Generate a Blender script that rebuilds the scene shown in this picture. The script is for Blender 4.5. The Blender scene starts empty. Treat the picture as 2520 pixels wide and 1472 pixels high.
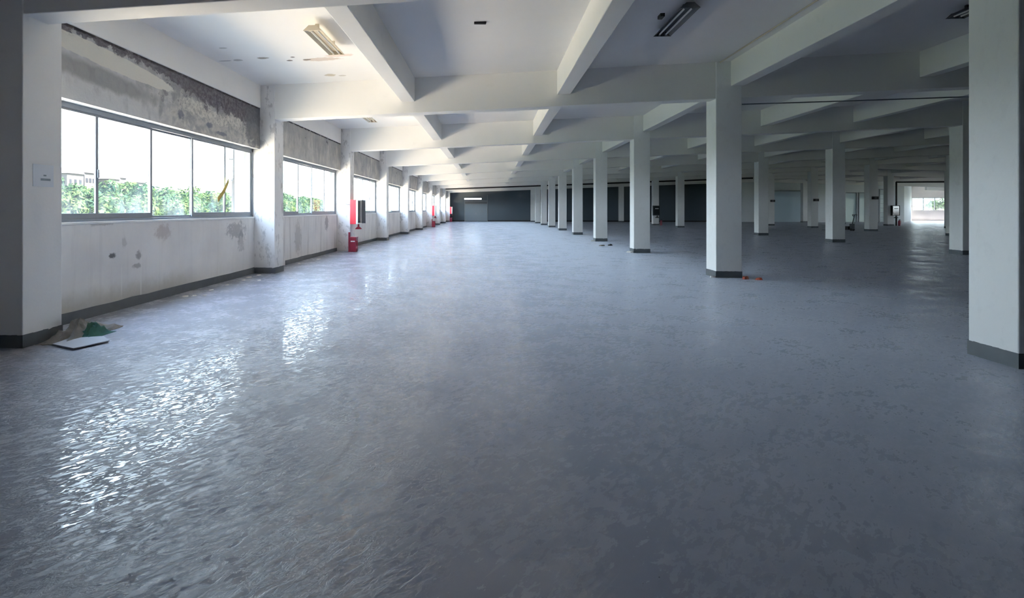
import bpy, bmesh, math, random
from mathutils import Vector, Matrix, noise as mnoise
random.seed(7)
scn = bpy.context.scene
COL = scn.collection

# ------------------------------------------------------------------ camera, sky, sun, exposure
F, XP, YP, YAW, EYE = 1360.3, 1101.0, 516.3, 0.0778, 1.5
cam = bpy.data.cameras.new('camera')
cam.sensor_fit = 'HORIZONTAL'
cam.sensor_width = 36.0
cam.lens = 36.0 * F / 2520.0
cam.shift_x = (1260.0 - XP) / 2520.0
cam.shift_y = (YP - 736.0) / 2520.0
cam.clip_start = 0.05
cam.clip_end = 2000
cob = bpy.data.objects.new('camera', cam)
cob.location = (0, 0, EYE)
cob.rotation_euler = (math.pi / 2, 0, YAW)
COL.objects.link(cob)
scn.camera = cob

SKY = 17.0
world = bpy.data.worlds.new('sky')
scn.world = world
world.use_nodes = True
wn = world.node_tree.nodes
wl = world.node_tree.links
wn.clear()
wo = wn.new('ShaderNodeOutputWorld')
bg = wn.new('ShaderNodeBackground')
tc = wn.new('ShaderNodeTexCoord')
sx = wn.new('ShaderNodeSeparateXYZ')
wl.new(tc.outputs['Generated'], sx.inputs[0])
rp = wn.new('ShaderNodeValToRGB')
rp.color_ramp.elements[0].position = 0.0
rp.color_ramp.elements[0].color = (0.81, 0.94, 1.0, 1)
rp.color_ramp.elements[1].position = 0.9
rp.color_ramp.elements[1].color = (0.42, 0.60, 0.95, 1)
wl.new(sx.outputs['Z'], rp.inputs[0])
wl.new(rp.outputs[0], bg.inputs['Color'])
bg.inputs['Strength'].default_value = SKY
wl.new(bg.outputs[0], wo.inputs[0])

sun = bpy.data.lights.new('sun', 'SUN')
sun.energy = 195.0
sun.color = (1.0, 0.87, 0.70)
sun.angle = math.radians(0.6)
sob = bpy.data.objects.new('sun', sun)
sob.rotation_euler = Vector((0.55, 0.30, 1.0)).to_track_quat('Z', 'Y').to_euler()
COL.objects.link(sob)

scn.view_settings.view_transform = 'Standard'
scn.view_settings.look = 'None'
scn.view_settings.gamma = 1.0
scn.view_settings.exposure = 0.0
scn.view_settings.use_curve_mapping = False
cy = scn.cycles
cy.use_denoising = True
cy.max_bounces = 9
cy.diffuse_bounces = 6
cy.glossy_bounces = 3
cy.use_adaptive_sampling = True
cy.adaptive_threshold = 0.03
cy.transparent_max_bounces = 12
cy.sample_clamp_indirect = 12.0
cy.caustics_reflective = False
cy.caustics_refractive = False

# ------------------------------------------------------------------ building grid (metres, camera above the origin)
A, C1, C2, C3, C4, C5 = 5.05, 4.96, 15.64, 26.32, 37.0, 47.68
B, Y0, W = 7.013, 5.608, 0.552
WALLX = -5.55          # inner face of the parapet wall below the windows
BANDX = -5.41          # inner face of the lintel band above the windows
RIDGE = 31.6
SL = 0.033
YB = 70.4              # far end wall
def yk(k): return Y0 + k * B
def rise(x): return SL * (x if x <= RIDGE else 2 * RIDGE - x)
def zslab(x): return 4.60 + rise(x)
def zbeam(x): return 3.79 + rise(x)
def zsec(x): return 4.05 + rise(x)

# ------------------------------------------------------------------ node helpers
class M:
    def __init__(s, name):
        s.mat = bpy.data.materials.new(name)
        s.mat.use_nodes = True
        s.nt = s.mat.node_tree
        s.nt.nodes.clear()
        s.out = s.nt.nodes.new('ShaderNodeOutputMaterial')
    def n(s, t, **kw):
        nd = s.nt.nodes.new(t)
        for k, v in kw.items():
            setattr(nd, k, v)
        return nd
    def put(s, sock, v):
        if isinstance(v, bpy.types.NodeSocket):
            s.nt.links.new(v, sock)
        elif v is not None:
            if sock.type == 'RGBA' and not hasattr(v, '__len__'):
                v = (v, v, v, 1)
            elif sock.type == 'RGBA' and len(v) == 3:
                v = (*v, 1)
            sock.default_value = v
    def m(s, op, a, b=None, c=None, clamp=False):
        nd = s.n('ShaderNodeMath', operation=op, use_clamp=clamp)
        s.put(nd.inputs[0], a)
        if b is not None: s.put(nd.inputs[1], b)
        if c is not None: s.put(nd.inputs[2], c)
        return nd.outputs[0]
    def mix(s, f, a, b, bt='MIX'):
        nd = s.n('ShaderNodeMix', data_type='RGBA', blend_type=bt)
        s.put(nd.inputs[0], f); s.put(nd.inputs[6], a); s.put(nd.inputs[7], b)
        return nd.outputs[2]
    def step(s, x, lo, hi):
        nd = s.n('ShaderNodeMapRange', interpolation_type='SMOOTHSTEP')
        s.put(nd.inputs[0], x); nd.inputs[1].default_value = lo; nd.inputs[2].default_value = hi
        return nd.outputs[0]
    def pos(s):
        g = s.n('ShaderNodeNewGeometry')
        return g.outputs['Position']
    def obj(s):
        return s.n('ShaderNodeTexCoord').outputs['Object']
    def xyz(s, v):
        nd = s.n('ShaderNodeSeparateXYZ')
        s.put(nd.inputs[0], v)
        return nd.outputs
    def mp(s, v, sc=(1, 1, 1), loc=(0, 0, 0), rot=(0, 0, 0)):
        if any(rot):                       # turn first, then stretch along the turned axes
            nr = s.n('ShaderNodeMapping')
            s.put(nr.inputs[0], v); nr.inputs[2].default_value = rot
            v, rot = nr.outputs[0], (0, 0, 0)
        nd = s.n('ShaderNodeMapping')
        s.put(nd.inputs[0], v)
        nd.inputs[1].default_value = loc; nd.inputs[2].default_value = rot; nd.inputs[3].default_value = sc
        return nd.outputs[0]
    def noise(s, v, scale, detail=4, rough=0.55, dist=0.0):
        nd = s.n('ShaderNodeTexNoise')
        s.put(nd.inputs['Vector'], v)
        nd.inputs['Scale'].default_value = scale
        nd.inputs['Detail'].default_value = detail
        nd.inputs['Roughness'].default_value = rough
        nd.inputs['Distortion'].default_value = dist
        return nd.outputs[0]
    def bump(s, h, strength=0.3, dist=0.02, normal=None):
        nd = s.n('ShaderNodeBump')
        s.put(nd.inputs['Height'], h)
        nd.inputs['Strength'].default_value = strength
        nd.inputs['Distance'].default_value = dist
        if normal is not None: s.put(nd.inputs['Normal'], normal)
        return nd.outputs[0]
    def bsdf(s, col, rough=0.7, normal=None, spec=0.4, metal=0.0):
        p = s.n('ShaderNodeBsdfPrincipled')
        s.put(p.inputs['Base Color'], col); s.put(p.inputs['Roughness'], rough)
        p.inputs['Specular IOR Level'].default_value = spec
        p.inputs['Metallic'].default_value = metal
        if normal is not None: s.put(p.inputs['Normal'], normal)
        s.nt.links.new(p.outputs[0], s.out.inputs[0])
        return p
    def ell(s, y, z, cy_, cz, ry, rz, nz=None, k=0.6, soft=0.25, tilt=0.0):
        dy = s.m('SUBTRACT', y, cy_)
        dz = s.m('SUBTRACT', z, cz)
        if tilt:
            dz = s.m('SUBTRACT', dz, s.m('MULTIPLY', dy, tilt))
        a = s.m('POWER', s.m('ABSOLUTE', s.m('DIVIDE', dy, ry)), 2.0)
        b = s.m('POWER', s.m('ABSOLUTE', s.m('DIVIDE', dz, rz)), 2.0)
        d = s.m('SQRT', s.m('ADD', a, b))
        if nz is not None:
            d = s.m('ADD', d, s.m('MULTIPLY', s.m('SUBTRACT', nz, 0.5), k))
        return s.m('SUBTRACT', 1.0, s.step(d, 1.0 - soft, 1.0))

def plain(name, col, rough=0.6, spec=0.4, metal=0.0, vary=0.12, scale=6.0, bump=0.0):
    q = M(name)
    nz = q.noise(q.obj(), scale, 4)
    c = q.mix(nz, tuple(max(0, x * (1 - vary)) for x in col), tuple(min(1, x * (1 + vary)) for x in col))
    nrm = q.bump(q.noise(q.obj(), scale * 6, 3), bump, 0.01) if bump else None
    q.bsdf(c, rough, nrm, spec, metal)
    return q.mat

# ---- white painted plaster of beams, ceiling, free columns
def m_plaster(name, col=(0.885, 0.875, 0.85), scuff=0.0):
    q = M(name)
    p = q.pos()
    n1 = q.noise(p, 0.5, 4)
    n2 = q.noise(p, 2.7, 5)
    c = q.mix(q.step(n1, 0.35, 0.7), tuple(x * 0.95 for x in col), col)
    c = q.mix(q.m('MULTIPLY', q.step(n2, 0.62, 0.78), 0.10 + scuff * 0.2), c, (0.45, 0.45, 0.45))
    if scuff:
        n3 = q.noise(q.mp(p, (2.2, 2.2, 1.2)), 3.1, 7, 0.65)
        amt = 0.10 if scuff < 0.9 else q.step(q.xyz(p)[1], 8.0, 12.0)
        c = q.mix(q.m('MULTIPLY', q.step(n3, 0.53, 0.63), q.m('MULTIPLY', amt, 0.5)), c, (0.34, 0.33, 0.33))
        z = q.xyz(p)[2]
        low = q.m('SUBTRACT', 1.0, q.step(q.m('ADD', z, q.m('MULTIPLY', n2, 0.4)), 0.2, 1.2))
        c = q.mix(q.m('MULTIPLY', low, q.m('MULTIPLY', amt, 0.25)), c, (0.42, 0.41, 0.38))
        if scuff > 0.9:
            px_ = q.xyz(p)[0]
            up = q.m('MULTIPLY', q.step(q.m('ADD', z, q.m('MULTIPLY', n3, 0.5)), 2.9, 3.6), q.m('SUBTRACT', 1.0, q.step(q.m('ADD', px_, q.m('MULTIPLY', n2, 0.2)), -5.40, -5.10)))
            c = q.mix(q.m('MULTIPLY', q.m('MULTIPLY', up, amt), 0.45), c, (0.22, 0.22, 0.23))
    h = q.noise(p, 22, 4)
    q.bsdf(c, 0.72, q.bump(h, 0.12, 0.01), 0.25)
    return q.mat
PLASTER = m_plaster('white_plaster')
COLPAINT = m_plaster('column_paint', (0.88, 0.885, 0.885), 0.35)
PILLAR = m_plaster('scuffed_pillar_paint', (0.84, 0.83, 0.82), 1.0)

def m_ceiling():
    q = M('ceiling_paint')
    p = q.pos()
    x, y, z = q.xyz(p)
    n1 = q.noise(p, 0.45, 4)
    c = q.mix(q.step(n1, 0.35, 0.7), (0.85, 0.84, 0.82), (0.88, 0.87, 0.855))
    d = q.noise(p, 9, 5, 0.6)
    def spot(cx_, cy_, rx, ry, col, f, k=1.2):
        nonlocal c
        c = q.mix(q.m('MULTIPLY', q.ell(x, y, cx_, cy_, rx, ry, d, k, 0.3), f), c, col)
    rust, dark = (0.42, 0.30, 0.22), (0.13, 0.11, 0.09)
    spot(-3.35, 10.75, 0.42, 0.14, rust, 0.55); spot(-2.95, 10.55, 0.35, 0.10, (0.6, 0.42, 0.33), 0.5)
    spot(-3.98, 10.72, 0.07, 0.05, dark, 0.9); spot(-3.63, 10.72, 0.09, 0.06, dark, 0.9); spot(-3.85, 10.5, 0.05, 0.04, dark, 0.9)
    spot(-4.42, 10.45, 0.13, 0.07, (0.25, 0.2, 0.15), 0.8); spot(-4.95, 10.5, 0.1, 0.08, (0.3, 0.28, 0.26), 0.6)
    spot(-5.2, 10.5, 0.15, 0.03, (0.3, 0.3, 0.32), 0.7); spot(-3.55, 12.0, 0.14, 0.12, (0.45, 0.38, 0.26), 0.7)
    spot(-3.3, 12.1, 0.1, 0.06, (0.4, 0.36, 0.3), 0.5); spot(-4.85, 9.7, 0.08, 0.05, (0.4, 0.38, 0.36), 0.6)
    q.bsdf(c, 0.75, q.bump(d, 0.05, 0.01), 0.2)
    return q.mat
CEIL = m_ceiling()

# ---- stained, peeling lintel band above the windows
def m_band():
    q = M('peeling_stained_plaster')
    p = q.pos()
    x, y, z = q.xyz(p)
    t = q.m('DIVIDE', q.m('SUBTRACT', z, 2.93), 0.95)
    q1 = q.mp(p, (0.0, 1.0, 1.3))
    n1 = q.noise(q1, 1.5, 5, 0.55, 0.2)
    n2 = q.noise(q1, 4.6, 7, 0.62, 0.25)
    n4 = q.noise(q1, 11.0, 6, 0.65, 0.2)
    n3 = q.noise(q.mp(p, (0, 1.0, 0.42)), 4.0, 6, 0.6)
    bay0 = q.m('SUBTRACT', 1.0, q.step(y, 12.7, 12.9))
    later = q.m('SUBTRACT', 1.0, bay0)
    along = q.m('DIVIDE', q.m('SUBTRACT', y, 6.2), 6.3, clamp=True)
    mid = q.m('MULTIPLY', q.step(along, 0.22, 0.55), bay0)
    # ground: smooth lilac-white paint near, bare mottled render farther, grey render in later bays
    g0 = q.mix(n2, (0.60, 0.60, 0.62), (0.68, 0.68, 0.67))
    g1 = q.mix(q.step(n2, 0.36, 0.66), (0.36, 0.36, 0.37), (0.64, 0.62, 0.57))
    gl_ = q.mix(q.step(n1, 0.3, 0.7), (0.42, 0.415, 0.41), (0.60, 0.58, 0.53))
    gl_ = q.mix(q.m('MULTIPLY', q.step(n4, 0.55, 0.75), 0.35), gl_, (0.30, 0.30, 0.30))
    c = q.mix(bay0, gl_, q.mix(mid, g0, g1))
    # grey smears running down
    damp = q.step(q.m('ADD', q.m('MULTIPLY', n3, 1.25), q.m('MULTIPLY', t, 0.40)), 0.70, 0.95)
    c = q.mix(q.m('MULTIPLY', damp, q.m('ADD', 0.38, q.m('MULTIPLY', mid, 0.30))), c, (0.22, 0.225, 0.235))
    # crisp peeled mottling in the far two thirds of the first bay
    mot = q.step(q.m('ADD', q.m('MULTIPLY', n2, 0.7), q.m('MULTIPLY', n4, 0.3)), 0.535, 0.575)
    mot = q.m('MULTIPLY', q.m('MULTIPLY', mot, mid), q.step(t, 0.10, 0.45))
    c = q.mix(q.m('MULTIPLY', mot, 0.78), c, (0.15, 0.145, 0.165))
    # pale thick plaster islands
    for cy_, cz, ry, rz, tl in ((9.75, 3.38, 0.50, 0.15, -.03), (10.6, 3.30, 0.55, 0.12, -.05), (11.3, 3.38, 0.36, 0.16, -.05)):
        isl = q.ell(y, z, cy_, cz, ry, rz, q.m('ADD', q.m('MULTIPLY', n2, 0.7), q.m('MULTIPLY', n4, 0.3)), 2.6, 0.12, tilt=tl)
        c = q.mix(q.m('MULTIPLY', isl, 0.88), c, q.mix(q.step(n4, 0.32, 0.62), (0.34, 0.335, 0.33), (0.68, 0.66, 0.60)))
    # dark peeled strip along the top, thin at the near end and deep at the far end
    e = q.m('ADD', t, q.m('ADD', q.m('MULTIPLY', q.m('SUBTRACT', n2, 0.5), 0.55), q.m('MULTIPLY', q.m('SUBTRACT', n4, 0.5), 0.22)))
    lim = q.m('SUBTRACT', 0.88, q.m('MULTIPLY', q.m('MULTIPLY', q.step(along, 0.25, 0.8), bay0), 0.34))
    lim = q.m('ADD', lim, q.m('MULTIPLY', later, 0.20))
    top = q.step(q.m('SUBTRACT', e, lim), 0.0, 0.05)
    dk = q.mix(q.step(n4, 0.35, 0.7), (0.085, 0.08, 0.095), (0.21, 0.205, 0.225))
    c = q.mix(q.m('MULTIPLY', top, 0.93), c, dk)
    chips = q.m('MULTIPLY', q.step(n4, 0.66, 0.70), top)
    c = q.mix(q.m('MULTIPLY', chips, 0.7), c, (0.50, 0.49, 0.48))
    # smooth cream tongue under the strip (near end)
    tong = q.ell(y, z, 7.45, 3.635, 1.75, 0.135, n2, 0.45, 0.08, tilt=-0.055)
    smear = q.m('MULTIPLY', q.ell(y, z, 7.3, 3.34, 1.5, 0.17, n3, 1.5, 0.5, tilt=-0.05), q.m('SUBTRACT', 1.0, tong))
    c = q.mix(q.m('MULTIPLY', smear, 0.62), c, (0.20, 0.205, 0.20))
    c = q.mix(tong, c, (0.70, 0.68, 0.62))
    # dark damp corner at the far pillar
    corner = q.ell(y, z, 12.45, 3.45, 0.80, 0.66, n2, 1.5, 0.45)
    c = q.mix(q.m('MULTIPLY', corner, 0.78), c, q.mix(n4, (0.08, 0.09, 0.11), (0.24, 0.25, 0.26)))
    for cy_, cz, ry, rz in ((10.75, 3.03, 0.30, 0.05), (10.3, 3.14, 0.16, 0.06), (9.3, 3.18, 0.12, 0.10)):
        c = q.mix(q.m('MULTIPLY', q.ell(y, z, cy_, cz, ry, rz, n2, 2.2, 0.5), 0.7), c, (0.12, 0.14, 0.19))
    # dark spots of the later bays
    sp = q.m('MULTIPLY', q.step(q.noise(q1, 2.2, 6, 0.65), 0.645, 0.675), later)
    c = q.mix(q.m('MULTIPLY', sp, 0.8), c, (0.10, 0.10, 0.105))
    crack_gap_shade = q.step(q.m('ADD', z, q.m('MULTIPLY', q.m('SUBTRACT', n4, 0.5), 0.10)), 3.845, 3.865)
    c = q.mix(q.m('MULTIPLY', crack_gap_shade, q.step(q.noise(q1, 5, 4), 0.34, 0.5)), c, (0.045, 0.045, 0.05))  # black top edge: crack line plus painted shadow gap under the edge beam
    h = q.m('ADD', q.m('MULTIPLY', n2, 0.6), q.m('ADD', q.m('MULTIPLY', n4, 0.4), q.m('MULTIPLY', top, -0.5)))
    q.bsdf(c, 0.88, q.bump(h, 0.6, 0.03), 0.12)
    return q.mat
BAND = m_band()

# ---- parapet wall under the windows
def m_lower():
    q = M('grimy_parapet_plaster')
    p = q.pos()
    x, y, z = q.xyz(p)
    n1 = q.noise(p, 0.9, 5)
    n2 = q.noise(p, 4.5, 6, 0.62)
    ns = q.noise(q.mp(p, (0, 5.5, 0.55)), 1.0, 5, 0.6)
    c = q.mix(q.step(n1, 0.3, 0.7), (0.66, 0.64, 0.63), (0.76, 0.74, 0.72))
    # streaks of damp below the sill of the later bays
    far = q.step(y, 12.9, 13.4)
    st = q.step(ns, 0.52, 0.66)
    c = q.mix(q.m('MULTIPLY', st, q.m('ADD', 0.10, q.m('MULTIPLY', far, 0.30))), c, (0.33, 0.31, 0.31))
    # brownish damp above the skirting in the first bay
    low = q.m('SUBTRACT', 1.0, q.step(q.m('ADD', z, q.m('MULTIPLY', n2, 0.25)), 0.28, 0.62))
    nearb = q.m('SUBTRACT', 1.0, q.step(y, 9.2, 10.6))
    c = q.mix(q.m('MULTIPLY', q.m('MULTIPLY', low, nearb), 0.6), c, (0.36, 0.345, 0.29))
    # pale drips through it
    drip = q.m('MULTIPLY', q.step(q.noise(q.mp(p, (0, 9.0, 0.12)), 1.0, 3), 0.60, 0.66), q.ell(y, z, 8.4, 0.42, 0.75, 0.42, n2, 0.4, 0.4))
    c = q.mix(q.m('MULTIPLY', drip, 0.85), c, (0.74, 0.73, 0.70))
    def blob(cy_, cz, ry, rz, col, f, k=1.5, soft=0.5):
        nonlocal c
        c = q.mix(q.m('MULTIPLY', q.ell(y, z, cy_, cz, ry, rz, n2b, k * 1.5, soft), f), c, col)
    n2b = q.noise(p, 9.0, 7, 0.68, 0.4)
    blob(7.72, 0.82, 0.10, 0.05, (0.10, 0.10, 0.10), 0.9, 1.8); blob(8.35, 0.78, 0.09, 0.09, (0.22, 0.2, 0.2), 0.7)
    blob(8.3, 0.62, 0.12, 0.05, (0.25, 0.24, 0.24), 0.6); blob(8.0, 1.0, 0.06, 0.12, (0.35, 0.33, 0.32), 0.4)
    blob(9.0, 1.12, 0.28, 0.16, (0.40, 0.33, 0.31), 0.5); blob(11.7, 1.05, 0.55, 0.22, (0.24, 0.24, 0.26), 0.55, 2.0)
    blob(11.95, 0.80, 0.22, 0.25, (0.28, 0.28, 0.29), 0.45, 2.0); blob(7.5, 1.3, 0.3, 0.04, (0.3, 0.3, 0.3), 0.5)
    blob(18.4, 1.05, 0.25, 0.3, (0.22, 0.21, 0.23), 0.6, 1.6); blob(15.6, 0.7, 0.35, 0.6, (0.30, 0.28, 0.27), 0.5, 1.2)
    q.bsdf(c, 0.8, q.bump(n2, 0.12, 0.015), 0.2)
    return q.mat
LOWER = m_lower()

# ---- dusty sealed concrete floor
def m_floor():
    q = M('worn_concrete_floor')
    p = q.pos()
    x, y, z = q.xyz(p)
    n1 = q.noise(p, 0.35, 5)
    n2 = q.noise(q.mp(p, (1, 1, 1), rot=(0, 0, 0.5)), 1.7, 6, 0.52, 0.3)
    n3 = q.noise(q.mp(p, (3.2, 0.9, 1), rot=(0, 0, -0.45)), 2.2, 6, 0.6)
    c = q.mix(q.step(n1, 0.3, 0.7), (0.285, 0.294, 0.358), (0.346, 0.354, 0.424))
    c = q.mix(q.m('MULTIPLY', q.step(n2, 0.5, 0.75), 0.28), c, (0.235, 0.245, 0.310))
    c = q.mix(q.m('MULTIPLY', q.step(n3, 0.55, 0.75), 0.30), c, (0.385, 0.395, 0.480))
    # brown dust along the window wall
    wall = q.m('SUBTRACT', 1.0, q.step(q.m('ADD', x, q.m('MULTIPLY', n2, 0.6)), -5.2, -4.3))
    c = q.mix(q.m('MULTIPLY', wall, 0.5), c, (0.22, 0.205, 0.175))
    # specks and scrapes
    sp = q.step(q.noise(q.mp(p, (26, 13, 1), rot=(0, 0, 0.3)), 1.0, 2), 0.755, 0.785)
    c = q.mix(q.m('MULTIPLY', sp, 0.75), c, (0.05, 0.05, 0.055))
    scr = q.step(q.noise(q.mp(p, (16, 0.8, 1), rot=(0, 0, 0.62)), 1.0, 3), 0.66, 0.73)
    c = q.mix(q.m('MULTIPLY', scr, 0.32), c, (0.46, 0.46, 0.49))
    scr2 = q.step(q.noise(q.mp(p, (18, 1.1, 1), loc=(3, 5, 0), rot=(0, 0, -0.75)), 1.0, 3), 0.66, 0.73)
    c = q.mix(q.m('MULTIPLY', scr2, 0.35), c, (0.17, 0.17, 0.20))
    # turning tyre arc
    r = q.m('SQRT', q.m('ADD', q.m('POWER', q.m('ABSOLUTE', q.m('ADD', x, 2.5)), 2.0), q.m('POWER', q.m('ABSOLUTE', q.m('SUBTRACT', y, 3.5)), 2.0)))
    r = q.m('ADD', r, q.m('MULTIPLY', q.m('SUBTRACT', n1, 0.5), 0.12))
    ring = q.m('SUBTRACT', 1.0, q.step(q.m('ABSOLUTE', q.m('SUBTRACT', r, 1.60)), 0.006, 0.028))
    ring2 = q.m('SUBTRACT', 1.0, q.step(q.m('ABSOLUTE', q.m('SUBTRACT', r, 1.70)), 0.02, 0.07))
    rm = q.m('MULTIPLY', q.step(x, -1.6, -1.15), q.step(n2, 0.3, 0.55))
    rm = q.m('MULTIPLY', rm, q.step(y, 2.2, 3.2))
    c = q.mix(q.m('MULTIPLY', q.m('MULTIPLY', ring, rm), 0.55), c, (0.14, 0.14, 0.15))
    c = q.mix(q.m('MULTIPLY', q.m('MULTIPLY', ring2, q.step(x, -1.6, -1.15)), 0.22), c, (0.48, 0.48, 0.50))
    # shallow saw-cut joint near the first column line
    jt = q.m('SUBTRACT', 1.0, q.step(q.m('ABSOLUTE', q.m('SUBTRACT', y, 5.86)), 0.003, 0.010))
    jt = q.m('MULTIPLY', jt, q.step(q.noise(q.mp(p, (0.8, 0, 0)), 1.0, 3), 0.42, 0.55))
    c = q.mix(q.m('MULTIPLY', jt, 0.55), c, (0.10, 0.10, 0.11))
    b1 = q.noise(q.mp(p, (0.8, 1.6, 1), rot=(0, 0, -0.9)), 3.0, 3, 0.5, 0.3)
    b2 = q.noise(q.mp(p, (0.75, 1.7, 1), rot=(0, 0, -0.9)), 13.0, 7, 0.68, 0.4)
    flk = q.step(b2, 0.36, 0.62)
    # flaking paint film, thickest where the window side is worn
    film = q.m('SUBTRACT', 1.0, q.step(q.m('ADD', x, q.m('MULTIPLY', q.m('SUBTRACT', n1, 0.5), 2.5)), -2.2, 0.3))
    film = q.m('MULTIPLY', film, q.m('SUBTRACT', 1.0, q.step(y, 11.0, 30.0)))
    film = q.m('ADD', 0.10, q.m('MULTIPLY', film, 0.90))
    h = q.m('ADD', q.m('MULTIPLY', b1, 0.35), q.m('MULTIPLY', q.m('MULTIPLY', q.step(b2, 0.42, 0.56), film), 0.42))
    worn = q.m('ADD', q.m('MULTIPLY', q.noise(q.mp(p, (1, 1, 1), loc=(9, 2, 0)), 1.6, 6, 0.65), 0.5), q.m('MULTIPLY', b2, 0.5))
    glossy = q.m('SUBTRACT', 1.0, q.step(q.m('ADD', x, q.m('MULTIPLY', q.m('SUBTRACT', n1, 0.5), 2.5)), -0.8, 3.0))
    rough = q.m('ADD', 0.07, q.m('MULTIPLY', q.step(worn, 0.44, 0.60), 0.36))
    rough = q.m('ADD', rough, q.m('MULTIPLY', q.m('SUBTRACT', 1.0, glossy), 0.20))
    pb = q.bsdf(c, rough, q.bump(h, 0.36, 0.016), 0.68)
    aisle_sheen = q.m('SUBTRACT', 1.0, q.step(q.m('ADD', x, q.m('MULTIPLY', q.m('SUBTRACT', n1, 0.5), 4.0)), 2.5, 8.5))
    q.put(pb.inputs['Sheen Weight'], q.m('ADD', 0.06, q.m('MULTIPLY', aisle_sheen, 0.48)))      # painted-in sheen brightens the aisle at grazing angles, fades to the right
    pb.inputs['Sheen Roughness'].default_value = 0.45
    pb.inputs['Sheen Tint'].default_value = (0.74, 0.83, 1.0, 1)
    return q.mat
FLOOR = m_floor()

SKIRT = plain('dark_grey_skirting_paint', (0.105, 0.12, 0.135), 0.55, 0.4, vary=0.25, scale=5)
DARKWALL = plain('slate_painted_wall', (0.10, 0.125, 0.15), 0.75, 0.2, vary=0.1, scale=0.6)
PALEWALL = plain('pale_partition_paint', (0.72, 0.76, 0.77), 0.7, 0.2, vary=0.05, scale=0.6)
ALU = plain('aluminium_frame', (0.26, 0.28, 0.31), 0.45, 0.4, 0.0, vary=0.12, scale=3)
ALUD = plain('dark_anodised_rail', (0.24, 0.27, 0.31), 0.45, 0.5, 0.3, vary=0.12, scale=3)
WHITEF = plain('white_metal', (0.78, 0.78, 0.76), 0.45, 0.5, vary=0.06)
RED = plain('red_enamel', (0.80, 0.045, 0.07), 0.4, 0.5, vary=0.10)
DRED = plain('dark_red_enamel', (0.24, 0.012, 0.04), 0.4, 0.5, vary=0.15)
BLACK = plain('black_paint', (0.012, 0.013, 0.015), 0.5, 0.4, vary=0.3)
GREYM = plain('grey_metal', (0.20, 0.215, 0.235), 0.45, 0.5, 0.2)
TUBE = plain('dead_fluorescent_tube', (0.82, 0.80, 0.74), 0.25, 0.5, vary=0.03)
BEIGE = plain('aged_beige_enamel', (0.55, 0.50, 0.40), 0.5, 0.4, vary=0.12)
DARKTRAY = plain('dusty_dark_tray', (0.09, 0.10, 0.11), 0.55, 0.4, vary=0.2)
PAPER = plain('paper_notice', (0.70, 0.74, 0.80), 0.8, 0.2, vary=0.03)
INK = plain('faded_ink', (0.28, 0.33, 0.38), 0.9, 0.1, vary=0.2)
RAG = plain('dirty_cloth', (0.24, 0.23, 0.215), 0.95, 0.1, vary=0.45, scale=9, bump=0.5)
TEAL = plain('teal_cloth', (0.03, 0.11, 0.10), 0.8, 0.2, vary=0.5, scale=9, bump=0.5)
BOARD = plain('grey_sheet', (0.42, 0.45, 0.50), 0.45, 0.5, vary=0.06)
ORANGE = plain('orange_plastic', (0.55, 0.10, 0.05), 0.5, 0.4, vary=0.3)
FLAKE = plain('plaster_crumb', (0.72, 0.71, 0.68), 0.9, 0.1, vary=0.1)
CARD = plain('cardboard_scrap', (0.33, 0.27, 0.22), 0.9, 0.1, vary=0.2)
CABGLASS = plain('dark_cabinet_glass', (0.03, 0.035, 0.04), 0.08, 0.6, vary=0.1)
CONC = plain('sunlit_yard_concrete', (0.64, 0.54, 0.41), 0.9, 0.1, vary=0.08, scale=0.3)
GRASS = plain('grass_ground', (0.045, 0.060, 0.035), 0.95, 0.1, vary=0.4, scale=0.4)
HILLM = plain('wooded_hill', (0.035, 0.075, 0.035), 0.95, 0.1, vary=0.6, scale=0.12, bump=1.0)
BARK = plain('bark', (0.10, 0.075, 0.05), 0.95, 0.1, vary=0.3)
HOUSEW = plain('house_wall_paint', (0.060, 0.052, 0.050), 0.9, 0.1, vary=0.06)
HOUSER = plain('house_roof', (0.022, 0.020, 0.028), 0.8, 0.2, vary=0.15)
HOUSEG = plain('house_window_glass', (0.006, 0.007, 0.011), 0.6, 0.1, vary=0.1)

def m_leaf(name, a, b):
    q = M(name)
    n = q.noise(q.pos(), 0.45, 3)
    n2 = q.noise(q.pos(), 3.0, 3)
    c = q.mix(q.step(q.m('ADD', n, q.m('MULTIPLY', q.m('SUBTRACT', n2, 0.5), 0.5)), 0.3, 0.7), a, b)
    d = q.n('ShaderNodeBsdfDiffuse'); q.put(d.inputs[0], c)
    t = q.n('ShaderNodeBsdfTranslucent'); q.put(t.inputs[0], c)
    mx = q.n('ShaderNodeMixShader'); mx.inputs[0].default_value = 0.3
    q.nt.links.new(d.outputs[0], mx.inputs[1]); q.nt.links.new(t.outputs[0], mx.inputs[2])
    q.nt.links.new(mx.outputs[0], q.out.inputs[0])
    return q.mat
LEAF = [m_leaf('foliage_light', (0.011, 0.027, 0.017), (0.036, 0.056, 0.019)),
        m_leaf('foliage_dark', (0.008, 0.021, 0.017), (0.026, 0.044, 0.018)),
        m_leaf('foliage_mid', (0.009, 0.024, 0.016), (0.031, 0.050, 0.018))]

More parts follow.
